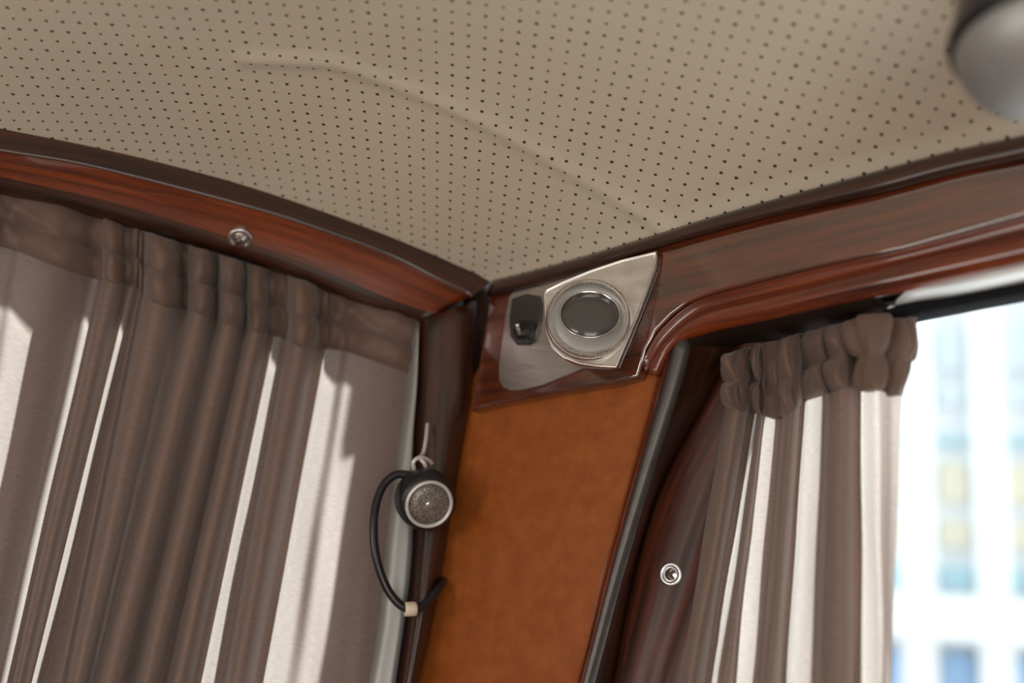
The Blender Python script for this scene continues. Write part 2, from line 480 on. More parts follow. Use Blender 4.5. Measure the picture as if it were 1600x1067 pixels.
for u in us:
    for v in vs_:
        p = CC + dL * u + dR * v
        z = sm(u, hL) + sm(v, hR) - CC.z + 0.020 * (1 - math.exp(-u / 0.10)) * (1 - math.exp(-v / 0.10))
        if u < 0.6 and v < 0.6: z -= crease(Vector((p.x, p.y, 0)))
        V.append((p.x, p.y, z)); UV.append((p.x + 0.003, p.y + 0.003))
nv_ = len(vs_)
for i in range(len(us) - 1):
    for j in range(nv_ - 1):
        a = i * nv_ + j
        F.append((a, a + 1, a + nv_ + 1, a + nv_))
tag(new_obj('ceiling', V, F, M_CEIL, None, UV), 'cream perforated vinyl headliner curving down to the wooden beams', kind='structure')

# ------------------------------------------------------------------ rest of the cabin
FLOOR_Z = 0.0
CFX = Vector((CC.x, CC.y, 0))
cz = CC.z
poly = [CFX - nL * 0.06 - nR * 0.06, CFX + dL * 1.3, Vector((-1.6, -1.8, 0)), Vector((1.7, -1.8, 0)), CFX + dR * 2.05]
tag(new_obj('floor', poly + [p - ZZ * 0.05 for p in poly], [(0, 1, 2, 3, 4), (9, 8, 7, 6, 5)] + [(i, i + 5, (i + 1) % 5 + 5, (i + 1) % 5) for i in range(5)], M_FLOOR, None, [(p.x, p.y) for p in poly] * 2, False), kind='structure')
OUT = 0.05
# left bulkhead: sill part, pieces beside the window and above it
zs = cz - 0.62
wl_ = wall_box('wall_left', CFX, dL, nL, -0.02, 1.3, 0, zs, -0.10, -0.05, M_PANELW); tag(wl_, kind='structure')
wall_box('lintel', CFX, dL, nL, -0.1, 1.3, cz - 0.035, cz + 0.2, -0.10, -0.062, M_WOODD, wl_)
wall_box('wall_end', CFX, dL, nL, 0.85, 1.3, zs, cz + 0.2, -0.10, -0.05, M_PANELW, wl_)
wall_box('corner_stud', CFX, dL, nL, -0.055, 0.022, zs, cz, -0.085, -0.055, M_WOODD, wl_)
wr_ = wall_box('wall_right', CFX, dR, nR, -0.02, 2.05, 0, cz - 0.58, -0.09, -0.04, M_PANELW); tag(wr_, kind='structure')
wall_box('lintel', CFX, dR, nR, -0.1, 2.05, cz - 0.057, cz + 0.3, -0.09, -0.068, M_MATTE, wr_)
wall_box('corner_stud', CFX, dR, nR, -0.055, 0.12, cz - 0.6, cz, -0.09, -0.055, M_WOODD, wr_)
wall_box('wall_end', CFX, dR, nR, 1.2, 2.05, cz - 0.6, cz, -0.09, -0.04, M_PANELW, wr_)
ob_ = -(nL + nR).normalized(); ol_ = Vector((-ob_.y, ob_.x, 0))
wall_box('corner_post', CFX, ol_, ob_, -0.03, 0.03, 0.8, cz + 0.2, 0.036, 0.062, M_WOODD, wl_)
# walls behind the camera
a_, b_ = poly[1], poly[2]
d_ = (b_ - a_).normalized(); n_ = Vector((-d_.y, d_.x, 0)); L_ = (b_ - a_).length
wp = wall_box('wall_port', a_, d_, n_, 0, L_, 0, 1.1, -0.05, 0, M_PANELW); tag(wp, kind='structure')
wall_box('upper_wall', a_, d_, n_, 0, L_, 1.62, 2.4, -0.05, 0, M_PANELW, wp)
wall_box('pillar', a_, d_, n_, 0, 0.5, 1.1, 1.62, -0.05, 0, M_PANELW, wp)
wall_box('pillar', a_, d_, n_, L_ - 0.5, L_, 1.1, 1.62, -0.05, 0, M_PANELW, wp)
a_, b_ = poly[2], poly[3]
d_ = (b_ - a_).normalized(); n_ = Vector((-d_.y, d_.x, 0)); L_ = (b_ - a_).length
wb = wall_box('wall_back', a_, d_, n_, 0, 0.9, 0, 2.4, -0.05, 0, M_PANELW); tag(wb, kind='structure')
wall_box('pillar', a_, d_, n_, 2.4, L_, 0, 2.4, -0.05, 0, M_PANELW, wb)
wall_box('upper_wall', a_, d_, n_, 0.9, 2.4, 1.75, 2.4, -0.05, 0, M_PANELW, wb)
a_, b_ = poly[3], poly[4]
d_ = (b_ - a_).normalized(); n_ = Vector((-d_.y, d_.x, 0)); L_ = (b_ - a_).length
ws = wall_box('wall_starboard', a_, d_, n_, 0, L_, 0, 2.4, -0.05, 0, M_PANELW); tag(ws, kind='structure')

# ------------------------------------------------------------------ left beam
NB = 60
edge2 = [(-160, 205), (0, 235), (118, 254), (236, 282), (394, 324), (480, 350), (610, 397), (690, 437), (741, 461)]
edge3 = [(-160, 246), (0, 286), (118, 314), (236, 347), (394, 395), (480, 428), (569, 466), (620, 484), (664, 497)]
edge3b = [(-160, 256), (0, 298), (118, 326), (236, 359), (394, 405), (480, 438), (569, 474), (620, 490), (660, 502)]
topl = TOP_L[:-1] + [(766, 441)]
l_back = [p + ZZ * 0.02 - nL * 0.05 for p in line3(topl, 'L', 0.0, NB)]
l_topup = [p + ZZ * 0.006 for p in line3(topl, 'L', -0.001, NB)]
l0 = line3(topl, 'L', 0.0, NB)
l1 = line3(edge2, 'L', 0.001, NB)
l2 = line3(edge3, 'L', -0.026, NB)
l3 = line3(edge3b, 'L', -0.032, NB)
mid12 = [a.lerp(b, 0.5) - nL * 0.002 + ZZ * 0.001 for a, b in zip(l1, l2)]
l4 = [p - nL * 0.02 + ZZ * 0.004 for p in l3]
r1 = [q.lerp(p, 0.25) for p, q in zip(l0, l1)]
r2 = [q.lerp(p, 0.08) + nL * 0.0003 for p, q in zip(l0, l1)]
r3 = [q.lerp(p, 0.10) + nL * 0.0003 for p, q in zip(mid12, l1)]
r4 = [q.lerp(p, 0.25) for p, q in zip(mid12, l1)]
XL = lambda ln: [ln[0] + dL * 0.65, ln[0] + dL * 0.3] + ln        # the beam runs on level past the frame
l_back, l_topup, l0, l1, l2, l3, l4, mid12, r1, r2, r3, r4 = map(XL, (l_back, l_topup, l0, l1, l2, l3, l4, mid12, r1, r2, r3, r4))
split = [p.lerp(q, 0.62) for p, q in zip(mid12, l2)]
beamL = loft('trim_1', [r3, r4, mid12, [p.lerp(q, 0.5) for p, q in zip(mid12, split)], split], M_WOOD)
loft('cap_strip', [l_back, l_topup, l0, r1, r2, l1, r3], M_WOODD, beamL)
loft('shaded_edge', [split, [a.lerp(b, .5) for a, b in zip(split, l2)], l2, l3, l4], M_WOODD, beamL)  # darker wood paints the shade along the beam's lower edge
tag(beamL, 'varnished mahogany beam arching over the left curtain', kind='structure')

# ------------------------------------------------------------------ left post
def vline(pix, wall, off, n=30): return line3(pix, wall, off, n)
pA = [(659, 490), (655, 560), (640, 690), (618, 850), (604, 960), (586, 1067), (560, 1230)]
track = empty('post_sheen', P(640, 800, 'L', -0.03)); tag(track, 'grey sheen strip running down the left window post', kind='structure')  # track holds only the strip that stands in for varnish sheen
t_in = [(648, 505), (638, 600), (625, 700), (606, 850), (596, 960), (578, 1067), (551, 1230)]
t_out = [(655, 505), (652, 600), (645, 700), (644, 850), (633, 960), (618, 1067), (597, 1230)]
ta, tb = vline(t_in, 'L', -0.030), vline(t_out, 'L', -0.022)
tm1 = [a.lerp(b, 0.35) + nL * 0.002 for a, b in zip(ta, tb)]
tm2 = [a.lerp(b, 0.75) + nL * 0.002 for a, b in zip(ta, tb)]
loft('sheen_strip', [[p - nL * 0.012 for p in ta], ta, tm1, tm2, tb, [p - nL * 0.012 for p in tb]], M_STRIP, track)  # strip built in place of window sheen on the post's varnish
p0 = [(653, 497), (650, 600), (643, 700), (642, 850), (631, 960), (616, 1067), (595, 1230)]
p1 = [(672, 494), (668, 600), (661, 700), (652, 850), (642, 960), (627, 1067), (604, 1230)]
p2 = [(700, 485), (697, 600), (685, 700), (668, 850), (655, 960), (638, 1067), (612, 1230)]
p3 = [(741, 470), (734, 600), (716, 700), (688, 870), (672, 960), (648, 1067), (610, 1230)]
p3b = [(746, 470), (741, 600), (723, 700), (694, 870), (678, 960), (653, 1067), (614, 1230)]
q0, q1, q2, q3 = vline(p0, 'L', -0.034), vline(p1, 'L', -0.020), vline(p2, 'L', -0.010), vline(p3, 'L', -0.014)
q01 = [a.lerp(b, 0.5) + nL * 0.003 for a, b in zip(q0, q1)]
q12 = [a.lerp(b, 0.5) + nL * 0.0015 for a, b in zip(q1, q2)]
q23 = [a.lerp(b, 0.55) + nL * 0.0022 for a, b in zip(q2, q3)]
q4 = vline(p3b, 'L', -0.022)
post = loft('trim_3', [[p - nL * 0.02 for p in q0], q0, q01, q1, q12, q2, q23, q3, q4, [p - nL * 0.02 for p in q4]], M_WOODD)
tag(post, 'dark varnished rounded corner post between the left curtain and the tan panel', kind='structure')

# ------------------------------------------------------------------ tan panel in the corner
panel = slab('wall_corner', [(722, 620), (757, 560), (1045, 560), (1030, 590), (939, 900), (903, 1067), (870, 1230), (590, 1230), (640, 1067), (690, 880)], 'R', -0.010, 0.012, M_PANEL, bevel=0)
tag(panel, 'tan orange leatherette panel under the lamp', kind='structure')

# ------------------------------------------------------------------ header board on the right with the lamp
cap2 = [(760, 462), (820, 447), (900, 424), (1000, 393), (1112, 360), (1240, 328), (1375, 298), (1487, 268), (1600, 244), (1800, 196)]
hb = [(768, 446), (820, 433), (900, 411), (1000, 381), (1112, 346), (1225, 314), (1375, 273), (1487, 243), (1600, 218), (1800, 168),
      P(1800, 168, 'R') + dR * 0.9, P(1800, 284, 'R') + dR * 0.9, (1800, 284), (1600, 337), (1412, 389), (1300, 412), (1187, 439), (1112, 458), (1075, 472), (1048, 492), (1024, 516), (1008, 545), (996, 588),
      (960, 598), (900, 608), (840, 618), (780, 630), (735, 641), (742, 600), (752, 540), (760, 490)]
header = slab('trim_4', hb, 'R', 0.0, 0.03, M_WOODH, bevel=0.0025)
tag(header, 'broad glossy mahogany header board above the right window', kind='structure')
# cap strip right under the headliner
c0 = line3([(x, y - 4) for x, y in TOP_R], 'R', 0.004, 60)
c1 = line3(TOP_R, 'R', 0.006, 60)
c2 = line3(cap2, 'R', 0.006, 60)
c2b = line3([(x, y + 2) for x, y in cap2], 'R', 0.004, 60)
c3 = line3([(x, y + 3) for x, y in cap2], 'R', -0.002, 60)
XR = lambda ln: ln + [ln[-1] + dR * 0.4, ln[-1] + dR * 0.9]
c0, c1, c2, c2b, c3 = map(XR, (c0, c1, c2, c2b, c3))
cs = loft('cap_strip', [[p - nR * 0.02 for p in c0], c0, c1, [a.lerp(b, .5) + nR * 0.0012 for a, b in zip(c1, c2)], c2, c2b, c3], M_WOODD, header)

# window head moulding under the header board
m1 = [(1000, 580), (1010, 552), (1027, 522), (1050, 497), (1078, 475), (1112, 461), (1187, 441), (1300, 414), (1412, 390), (1600, 338), (1800, 285)]
m2 = [(1004, 582), (1016, 556), (1034, 528), (1058, 504), (1084, 484), (1116, 470), (1187, 452), (1300, 425), (1412, 400), (1600, 352), (1800, 300)]
m3 = [(1012, 585), (1024, 560), (1042, 536), (1064, 514), (1090, 496), (1120, 484), (1187, 468), (1300, 440), (1412, 413), (1600, 372), (1800, 322)]
m4 = [(1024, 586), (1034, 562), (1046, 542), (1066, 523), (1092, 511), (1122, 503), (1210, 484), (1300, 462), (1431, 434), (1600, 396), (1800, 350)]
m5 = [(1030, 588), (1038, 566), (1050, 546), (1068, 532), (1094, 524), (1122, 516), (1210, 497), (1300, 477), (1431, 450), (1600, 414), (1800, 370)]
NM = 70
k1, k2, k3, k4, k5 = line3(m1, 'R', -0.002, NM), line3(m2, 'R', -0.006, NM), line3(m3, 'R', 0.003, NM), line3(m4, 'R', 0.006, NM), line3(m5, 'R', 0.0, NM)
k1, k2, k3, k4, k5 = map(XR, (k1, k2, k3, k4, k5))
k0 = [p - nR * 0.01 for p in k1]
k34 = [a.lerp(b, .5) + nR * 0.0025 for a, b in zip(k3, k4)]
k12 = [a.lerp(b, .5) + nR * 0.0022 for a, b in zip(k1, k2)]
k23 = [a.lerp(b, .5) - nR * 0.002 for a, b in zip(k2, k3)]
k6 = [p - nR * 0.004 + ZZ * 0.001 for p in k5]
mould = loft('trim_5', [k0, k1, k12, k2, k23, k3, k34, k4, k5, k6], M_WOOD)
tag(mould, 'orange brown window head moulding with a curved end below the header board', kind='structure')

sf = line3([(1032, 590), (1042, 562), (1056, 545), (1094, 524), (1122, 516), (1210, 497), (1300, 477), (1340, 469), (1362, 465)], 'R', -0.001, 40)
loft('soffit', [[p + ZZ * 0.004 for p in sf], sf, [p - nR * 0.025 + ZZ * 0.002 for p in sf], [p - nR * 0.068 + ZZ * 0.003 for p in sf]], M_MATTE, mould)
# ------------------------------------------------------------------ right window jamb
j0 = [(1044, 530), (1030, 575), (990, 720), (945, 885), (918, 1000), (900, 1067), (858, 1230)]
j1 = [(1052, 530), (1039, 585), (1000, 725), (957, 885), (928, 1000), (911, 1067), (868, 1230)]
j2 = [(1074, 530), (1056, 600), (1012, 740), (966, 895), (938, 1000), (920, 1067), (878, 1230)]
j3 = [(1092, 530), (1072, 610), (1026, 740), (978, 895), (950, 1000), (932, 1067), (890, 1230)]
j4 = [(1160, 520), (1112, 610), (1040, 740), (1002, 850), (975, 970), (957, 1067), (925, 1230)]
j5 = [(1172, 520), (1122, 615), (1052, 740), (1012, 850), (984, 970), (966, 1067), (934, 1230)]
j6 = [(1240, 520), (1200, 615), (1150, 740), (1110, 850), (1070, 970), (1040, 1067), (1000, 1230)]
g0, g1, g2, g3 = vline(j0, 'R', -0.008, 40), vline(j1, 'R', 0.0, 40), vline(j2, 'R', 0.0, 40), vline(j3, 'R', -0.014, 40)
jamb = loft('trim_6', [[p - nR * 0.012 for p in g0], g0, [a.lerp(b, .6) + nR * .002 for a, b in zip(g0, g1)], g1], M_WOOD)
tag(jamb, 'dark mahogany window jamb leaning between the tan panel and the right curtain', kind='structure')
loft('edge_highlight', [[p - nR * 0.004 for p in g1], [p + nR * 0.0005 for p in g1], [a.lerp(b, .5) + nR * .0025 for a, b in zip(g1, g2)], [p + nR * 0.0005 for p in g2], [p - nR * 0.006 for p in g2]], M_EDGE, jamb)  # grey strip models the highlight running down the wooden jamb
g4, g5, g6 = vline(j4, 'R', -0.040, 40), vline(j5, 'R', -0.036, 40), vline(j6, 'R', -0.047, 40)
loft('rebate', [g2, [a.lerp(b, .7) for a, b in zip(g2, g3)], g3, [a.lerp(b, .5) - nR * .002 for a, b in zip(g3, g4)], g4, [p - nR * 0.006 for p in g4]], M_WOODD, jamb)
loft('inner_stile', [[p - nR * 0.006 for p in g4], g4, [a.lerp(b, .6) + nR * .001 for a, b in zip(g4, g5)], g5, [a.lerp(b, .5) + nR * .001 for a, b in zip(g5, g6)], g6, [p - nR * 0.03 for p in g6]], M_WOODS, jamb)

# ------------------------------------------------------------------ right window: track, seal, glass
win = empty('window_1', P(1500, 600, 'R', -0.02)); tag(win, 'right side window with an aluminium track, black seal and clear glass', kind='structure')
tt = [(1415, 455), (1431, 451), (1500, 436), (1600, 415), (1800, 371)]
tb_ = [(1385, 482), (1431, 471), (1500, 461), (1600, 441), (1800, 398)]
sb_ = [(1380, 503), (1403, 497), (1500, 478), (1600, 459), (1800, 419)]
w0, w1, w2 = line3(tt, 'R', -0.003, 30), line3(tb_, 'R', -0.020, 30), line3(sb_, 'R', -0.024, 30)

w0, w1, w2 = map(XR, (w0, w1, w2))
loft('track', [[p - nR * 0.01 for p in w0], w0, [a.lerp(b, .3) - ZZ * .0006 for a, b in zip(w0, w1)], [a.lerp(b, .8) - ZZ * .0006 for a, b in zip(w0, w1)], w1, [p - nR * 0.012 for p in w1]], M_TRACKW, win)
loft('seal', [[p - nR * 0.002 for p in w1], [a.lerp(b, .15) + nR * .002 for a, b in zip(w1, w2)], [a.lerp(b, .5) + nR * .003 for a, b in zip(w1, w2)], w2, [p - nR * 0.036 + ZZ * 0.011 for p in w2]], M_RUBBER, win)
wall_box('glass_pane', CFX, dR, nR, 0.1, 1.2, cz - 0.58, cz - 0.03, -0.066, -0.062, M_GLASS, win)
win2 = empty('window_2', P(300, 700, 'L', -0.05)); tag(win2, 'left window behind the drawn curtain', kind='structure')
wall_box('glass_pane', CFX, dL, nL, 0.022, 0.85, zs, cz - 0.035, -0.110, -0.106, M_GLASS, win2)

# wall added outside the left window to block sky; sun passes its right end
blocker = wall_box('wall_sky_blocker', CFX, dL, nL, -1.05, 7.0, -0.6, 4.5, -1.25, -1.1, simple('dark_blue_blocker', (0.03, 0.04, 0.06), 0.6, noise=0.2, nscale=3)); tag(blocker, kind='structure')

# ------------------------------------------------------------------ curtains
def spline_rows(keys, n):
    """keys: list of tuples; smooth resampling by index (centripetal enough for cloth)"""
    K = np.array(keys, float); m = len(K)
    t = np.linspace(0, m - 1, n); out = []
    for x in t:
        i = min(int(x), m - 2); f = x - i
        a, b, c, d = K[max(i - 1, 0)], K[i], K[i + 1], K[min(i + 2, m - 1)]
        out.append(0.5 * (2 * b + (c - a) * f + (2 * a - 5 * b + 4 * c - d) * f * f + (3 * b - a - 3 * c + d) * f ** 3))
    return np.array(out)

def curtain(name, keys, wall, base, hem, top, ybot, label, ext, nsub=6, puff=0.012, seed=1, flare=None):
    rnd = np.random.RandomState(seed)
    nn = nL if wall == 'L' else nR
    n = (len(keys) - 1) * nsub + 1
    rows = spline_rows(keys, n)
    root = empty(name, P(rows[n // 2][0], hem(rows[n // 2][0]), wall, base))
    tag(root, label, 'curtain')
    H = [P(x, hem(x), wall, base + d) for x, xb, d in rows]
    B = [P(xb, ybot, wall, base + d * 1.15) for x, xb, d in rows]
    T = [P(x + (flare(x) if flare else 0), top(x), wall, base + d * 0.7) for x, xb, d in rows]
    arc = [0.0]
    for i in range(1, n): arc.append(arc[-1] + (B[i] - B[i - 1]).length)
    ph = rnd.uniform(0, 6.28, 6)
    NT = 44
    V = []; UV = []; F = []
    for j in range(NT):
        t = ext * j / (NT - 1)
        for i in range(n):
            p = H[i].lerp(B[i], t)
            w = 0.0011 * math.sin(arc[i] * 55 + t * 5 + ph[0]) * t + 0.0008 * math.sin(arc[i] * 120 - t * 9 + ph[1]) * min(1, t * 2)
            V.append(p + nn * w); UV.append((arc[i], (H[i] - p).length))
    # cloth behind the heading, up to the rod
    for j in range(NT - 1):
        for i in range(n - 1):
            a = j * n + i
            F.append((a, a + n, a + n + 1, a + 1))
    cl = new_obj('curtain_panel', V, F, M_CLOTH, root, UV)
    # heading: doubled cloth, puffed between the hem seam, the rod seam and the top ruffle
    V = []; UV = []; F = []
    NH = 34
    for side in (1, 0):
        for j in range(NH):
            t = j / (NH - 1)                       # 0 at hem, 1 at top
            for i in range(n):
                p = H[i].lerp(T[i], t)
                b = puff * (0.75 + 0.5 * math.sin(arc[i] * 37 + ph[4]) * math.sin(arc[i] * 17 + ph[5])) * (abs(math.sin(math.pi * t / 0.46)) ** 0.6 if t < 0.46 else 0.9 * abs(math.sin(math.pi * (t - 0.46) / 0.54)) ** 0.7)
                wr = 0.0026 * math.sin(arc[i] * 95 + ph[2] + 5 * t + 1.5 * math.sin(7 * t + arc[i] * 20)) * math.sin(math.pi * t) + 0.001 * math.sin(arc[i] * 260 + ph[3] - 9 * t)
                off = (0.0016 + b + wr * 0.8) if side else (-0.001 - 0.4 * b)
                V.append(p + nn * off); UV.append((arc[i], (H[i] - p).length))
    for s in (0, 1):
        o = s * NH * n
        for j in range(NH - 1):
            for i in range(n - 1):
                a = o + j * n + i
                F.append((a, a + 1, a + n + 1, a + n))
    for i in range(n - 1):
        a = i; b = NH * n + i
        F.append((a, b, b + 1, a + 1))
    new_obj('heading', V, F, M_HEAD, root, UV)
    # rod that carries the heading
    rod = [H[i].lerp(T[i], 0.62) - nn * (rows[i][2] * 0.8 + 0.001) for i in (0, n // 2, n - 1)]
    tube('curtain_rod', [P(rows[0][0] , hem(rows[0][0]) * .4 + top(rows[0][0]) * .6, wall, base - 0.018), P(rows[-4][0], hem(rows[-4][0]) * .4 + top(rows[-4][0]) * .6, wall, base - 0.018)], 0.0022, M_CHROME, root, 8, 4)
    return root

mm = 0.001
def folds(items, seed):
    """gathered cloth: 'R' items are pleats lapped back behind themselves, 'G' items single cloth between pleats"""
    rnd = random.Random(seed); K = []
    for it in items:
        if it[0] == 'S':                          # soft single swell, nothing lapped behind
            _, a, b, c, d, h = it
            for f, z in ((0.0, -0.2), (0.14, 0.25), (0.30, 0.7), (0.46, 1.0), (0.60, 0.92), (0.74, 0.55), (0.87, 0.0), (0.95, -0.5)):
                K.append((a + (b - a) * f, c + (d - c) * f, h * z * mm))
        elif it[0] != 'G':
            typ, a, b, c, d, h, bk = it
            h *= rnd.uniform(0.92, 1.08)
            pre = ((0.38, -0.58), (0.14, -0.48), (-0.02, -0.25)) if typ == 'Q' else ()      # left foot lapped as well
            for f, z in pre + ((0.0, 0.0), (0.05, 0.45), (0.16, 0.85), (0.32, 1.0), (0.48, 0.92), (0.62, 0.62), (0.72, 0.15), (0.78, -0.35), (0.90, -0.50), (1.0, -0.48), (bk * 0.4 + 0.58, -0.55), (bk * 0.75 + 0.23, -0.56), (bk, -0.62), (bk * 0.6 + 0.39, -0.70), (0.98, -0.66)):
                K.append((a + (b - a) * f, c + (d - c) * f, h * z * mm))
        else:
            for x, xb, z in it[1:]: K.append((x, xb, z * mm))
    return K
itemsL = [('R', -392, -275, -822, -615, 22, .5), ('G', (-270, -606, -7), (-262, -592, -2)), ('R', -258, -200, -584, -482, 20, .5), ('Q', -206, -128, -492, -355, 24, .5), ('R', -120, -8, -340, -138, 22, .5), ('G', (2, -120, -7), (16, -98, -3)), ('S', 30, 144, -74, -1, 13), ('G', (148, 6, -8), (155, 15, -3)), ('R', 160, 203, 20, 49, 14, .3),
          ('G', (206, 52, -7), (210, 58, -3), (213, 66, 1), (214, 69, -3), (217, 82, 0), (220, 96, 3)), ('R', 224, 298, 104, 151, 29, .45), ('Q', 294, 346, 147, 215, 27, .6), ('Q', 342, 391, 210, 266, 26, .3), ('Q', 386, 428, 261, 314, 22, .3),
          ('G', (431, 318, -8), (437, 328, -5), (442, 342, 0)), ('R', 447, 508, 350, 411, 28, .55), ('G', (512, 416, -8), (520, 428, -3), (532, 446, 1), (545, 466, -1), (556, 484, 2), (572, 508, 6), (588, 528, 10)),
          ('G', (600, 538, 13), (616, 555, 15), (634, 572, 13), (648, 586, 9), (660, 598, 6))]
keysL = [(a, b, c - 0.006) for a, b, c in folds(itemsL, 2)]
hemL = lambda x: float(np.interp(x, [-400, -120, 31, 90, 147, 216, 238, 262, 290, 322, 370, 405, 436, 478, 514, 540, 594, 640], [272, 350, 391, 420, 438, 442, 482, 490, 490, 500, 520, 528, 530, 558, 545, 545, 566, 585]))
hemL2 = lambda x: 0.55 * hemL(x) + 0.45 * (388 + 0.305 * x)
topL = lambda x: 292 + 0.31 * x
cL = curtain('curtain', keysL, 'L', -0.044, hemL2, topL, 1067, 'wide gathered taupe curtain hanging under the left beam', 1.35, seed=3)
tag(cL, None, None, 'gathered taupe curtains')

itemsR = [('R', 1134, 1179, 1060, 1111, 20, .04), ('G', (1181, 1114, -5), (1184, 1119, -2)), ('R', 1186, 1195, 1124, 1149, 8, .1), ('G', (1193, 1152, -5), (1204, 1164, -2), (1216, 1180, 1)), ('R', 1223, 1258, 1187, 1228, 21, .04),
          ('G', (1262, 1233, -5), (1272, 1246, 0), (1284, 1262, 6), (1293, 1278, 10)), ('R', 1298, 1345, 1284, 1346, 14, .03), ('G', (1350, 1354, -8), (1356, 1364, -2), (1364, 1373, 4), (1372, 1380, 5), (1382, 1384, 1), (1394, 1388, -5), (1408, 1392, -9))]
keysR = [(a, b, c - 0.002) for a, b, c in folds(itemsR, 3)]
hemR = lambda x: float(np.interp(x, [1128, 1150, 1183, 1218, 1262, 1327, 1345, 1368, 1405], [634, 640, 646, 656, 624, 604, 604, 608, 618]))
topR = lambda x: float(np.interp(x, [1128, 1345, 1412], [556, 498, 490]))
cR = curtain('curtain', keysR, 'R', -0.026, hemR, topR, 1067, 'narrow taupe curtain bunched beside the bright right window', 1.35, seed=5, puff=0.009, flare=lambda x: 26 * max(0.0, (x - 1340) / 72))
tag(cR, None, None, 'gathered taupe curtains')
def pleat(pts, radii, off, flat, seed):
    """bunched end of the heading: a cloth tube pinched at the rod seam"""
    c = [P(x, y, 'R', off) for x, y in pts]; n = 40; V = []; F = []; UV = []
    K = spline_rows([(*p, r) for p, r in zip(c, radii)], 40)
    sc = (c[0] - CAM).length / FPX
    for j, row in enumerate(K):
        for i in range(n):
            a = 2 * math.pi * i / n
            r = row[3] * sc * (1 + 0.14 * math.sin(4 * a + seed + j * 0.05) + 0.07 * math.sin(7 * a - j * 0.2 + seed))
            V.append(Vector(row[:3]) + dR * r * math.cos(a) * 1.2 + nR * r * flat * math.sin(a)); UV.append((a * 0.02, j * 0.002))
    for j in range(len(K) - 1):
        for i in range(n):
            F.append((j * n + i, j * n + (i + 1) % n, (j + 1) * n + (i + 1) % n, (j + 1) * n + i))
    F.append(tuple(range(n))[::-1]); F.append(tuple((len(K) - 1) * n + i for i in range(n)))
    return new_obj('heading_pleat', V, F, M_HEAD, cR, UV)
pleat([(1358, 496), (1358, 506), (1360, 528), (1361, 546), (1361, 556), (1360, 568), (1360, 588), (1361, 602), (1361, 610)], [22, 27, 24, 19, 14, 17, 19, 17, 12], -0.012, 0.6, 1.0)
pleat([(1400, 500), (1403, 510), (1405, 535), (1403, 560), (1401, 568), (1399, 580), (1398, 600), (1396, 618)], [12, 19, 22, 20, 16, 17, 14, 8], -0.024, 0.6, 3.0)
pleat([(1333, 502), (1333, 512), (1336, 530), (1342, 548), (1346, 556)], [10, 17, 18, 13, 6], -0.012, 0.7, 5.0)

# ------------------------------------------------------------------ reading lamp on its bracket
lamp = empty('bracket_lamp', P(900, 560, 'R', 0.0))
tag(lamp, 'brushed aluminium corner lamp with round ribbed bezel and dark lens on the header board', 'lamp')
plate = [(803, 453), (860, 434), (940, 412), (1000, 398), (1026, 393), (1027, 403), (1024, 420), (1000, 484), (963, 572), (950, 577), (911, 575), (880, 588), (846, 602), (815, 609), (797, 610), (786, 605), (779, 594), (779, 570), (790, 490), (795, 463)]
slab('back_plate', plate, 'R', 0.0025, 0.004, M_ALU, lamp, bevel=0.0008, seg=2, uvdir=dR - ZZ * 0.25)
# wedge shaped cowl: its left edge stands off the plate, its right edge lies on it
n0 = Vector((-0.10, -0.995, 0.0)).normalized()
def cowl_pt(px, py, lift=0.0):
    d = ray(px, py); o = P(1026, 405, 'R', 0.004)
    nn = Vector((-0.30, -0.954, 0.0)).normalized()
    t = (o + nn * lift - CAM).dot(nn) / d.dot(nn)
    return CAM + d * t, nn
cow = [(849, 459), (853, 452), (878, 440), (922, 422), (973, 405), (1027, 392), (1027, 402), (1024, 418), (1001, 484), (963, 575), (930, 573), (905, 569), (880, 560), (862, 545), (853, 520)]
fr = [cowl_pt(*q)[0] for q in cow]; cn = cowl_pt(900, 500)[1]
back = [P(*q, 'R', 0.0026) for q in cow]
cen = sum(fr, Vector()) / len(fr)
def ringlerp(k, lift): return [p.lerp(cen, k) + cn * lift for p in fr]
rings = [back, [p - cn * 0.0012 for p in fr], fr, ringlerp(0.012, 0.0008), ringlerp(0.035, 0.0002), ringlerp(0.06, -0.0004)]
V = []; F = []; N = len(cow)
for rg in rings: V += rg
for k in range(len(rings) - 1):
    for i in range(N):
        F.append((k * N + i, k * N + (i + 1) % N, (k + 1) * N + (i + 1) % N, (k + 1) * N + i))
F.append(tuple((len(rings) - 1) * N + i for i in range(N)))
cw = new_obj('cowl', V, F, M_ALU2, lamp, [((v - CC).dot(dR), v.z) for v in V])
cw.data.polygons[-1].use_smooth = False
# ribbed ring facing the cabin
rc, _ = cowl_pt(920, 503, 0.0)
dist = (rc - CAM).length
R_ = 66 * dist / FPX
Mr = frame_m(rc, n0, (1, 0, 0))
lathe('bezel', [(R_ * 0.99, -0.012), (R_ * 1.0, 0.0), (R_ * 1.02, 0.003), (R_ * 1.02, 0.0045), (R_ * 0.99, 0.006), (R_ * 0.96, 0.0065), (R_ * 0.955, 0.010), (R_ * 0.90, 0.0112), (R_ * 0.86, 0.0105), (R_ * 0.86, 0.004), (R_ * 0.86, -0.012)], Mr, M_ALU2, lamp, 270, False, R_ * 0.03, 1, {5, 6, 7, 8})
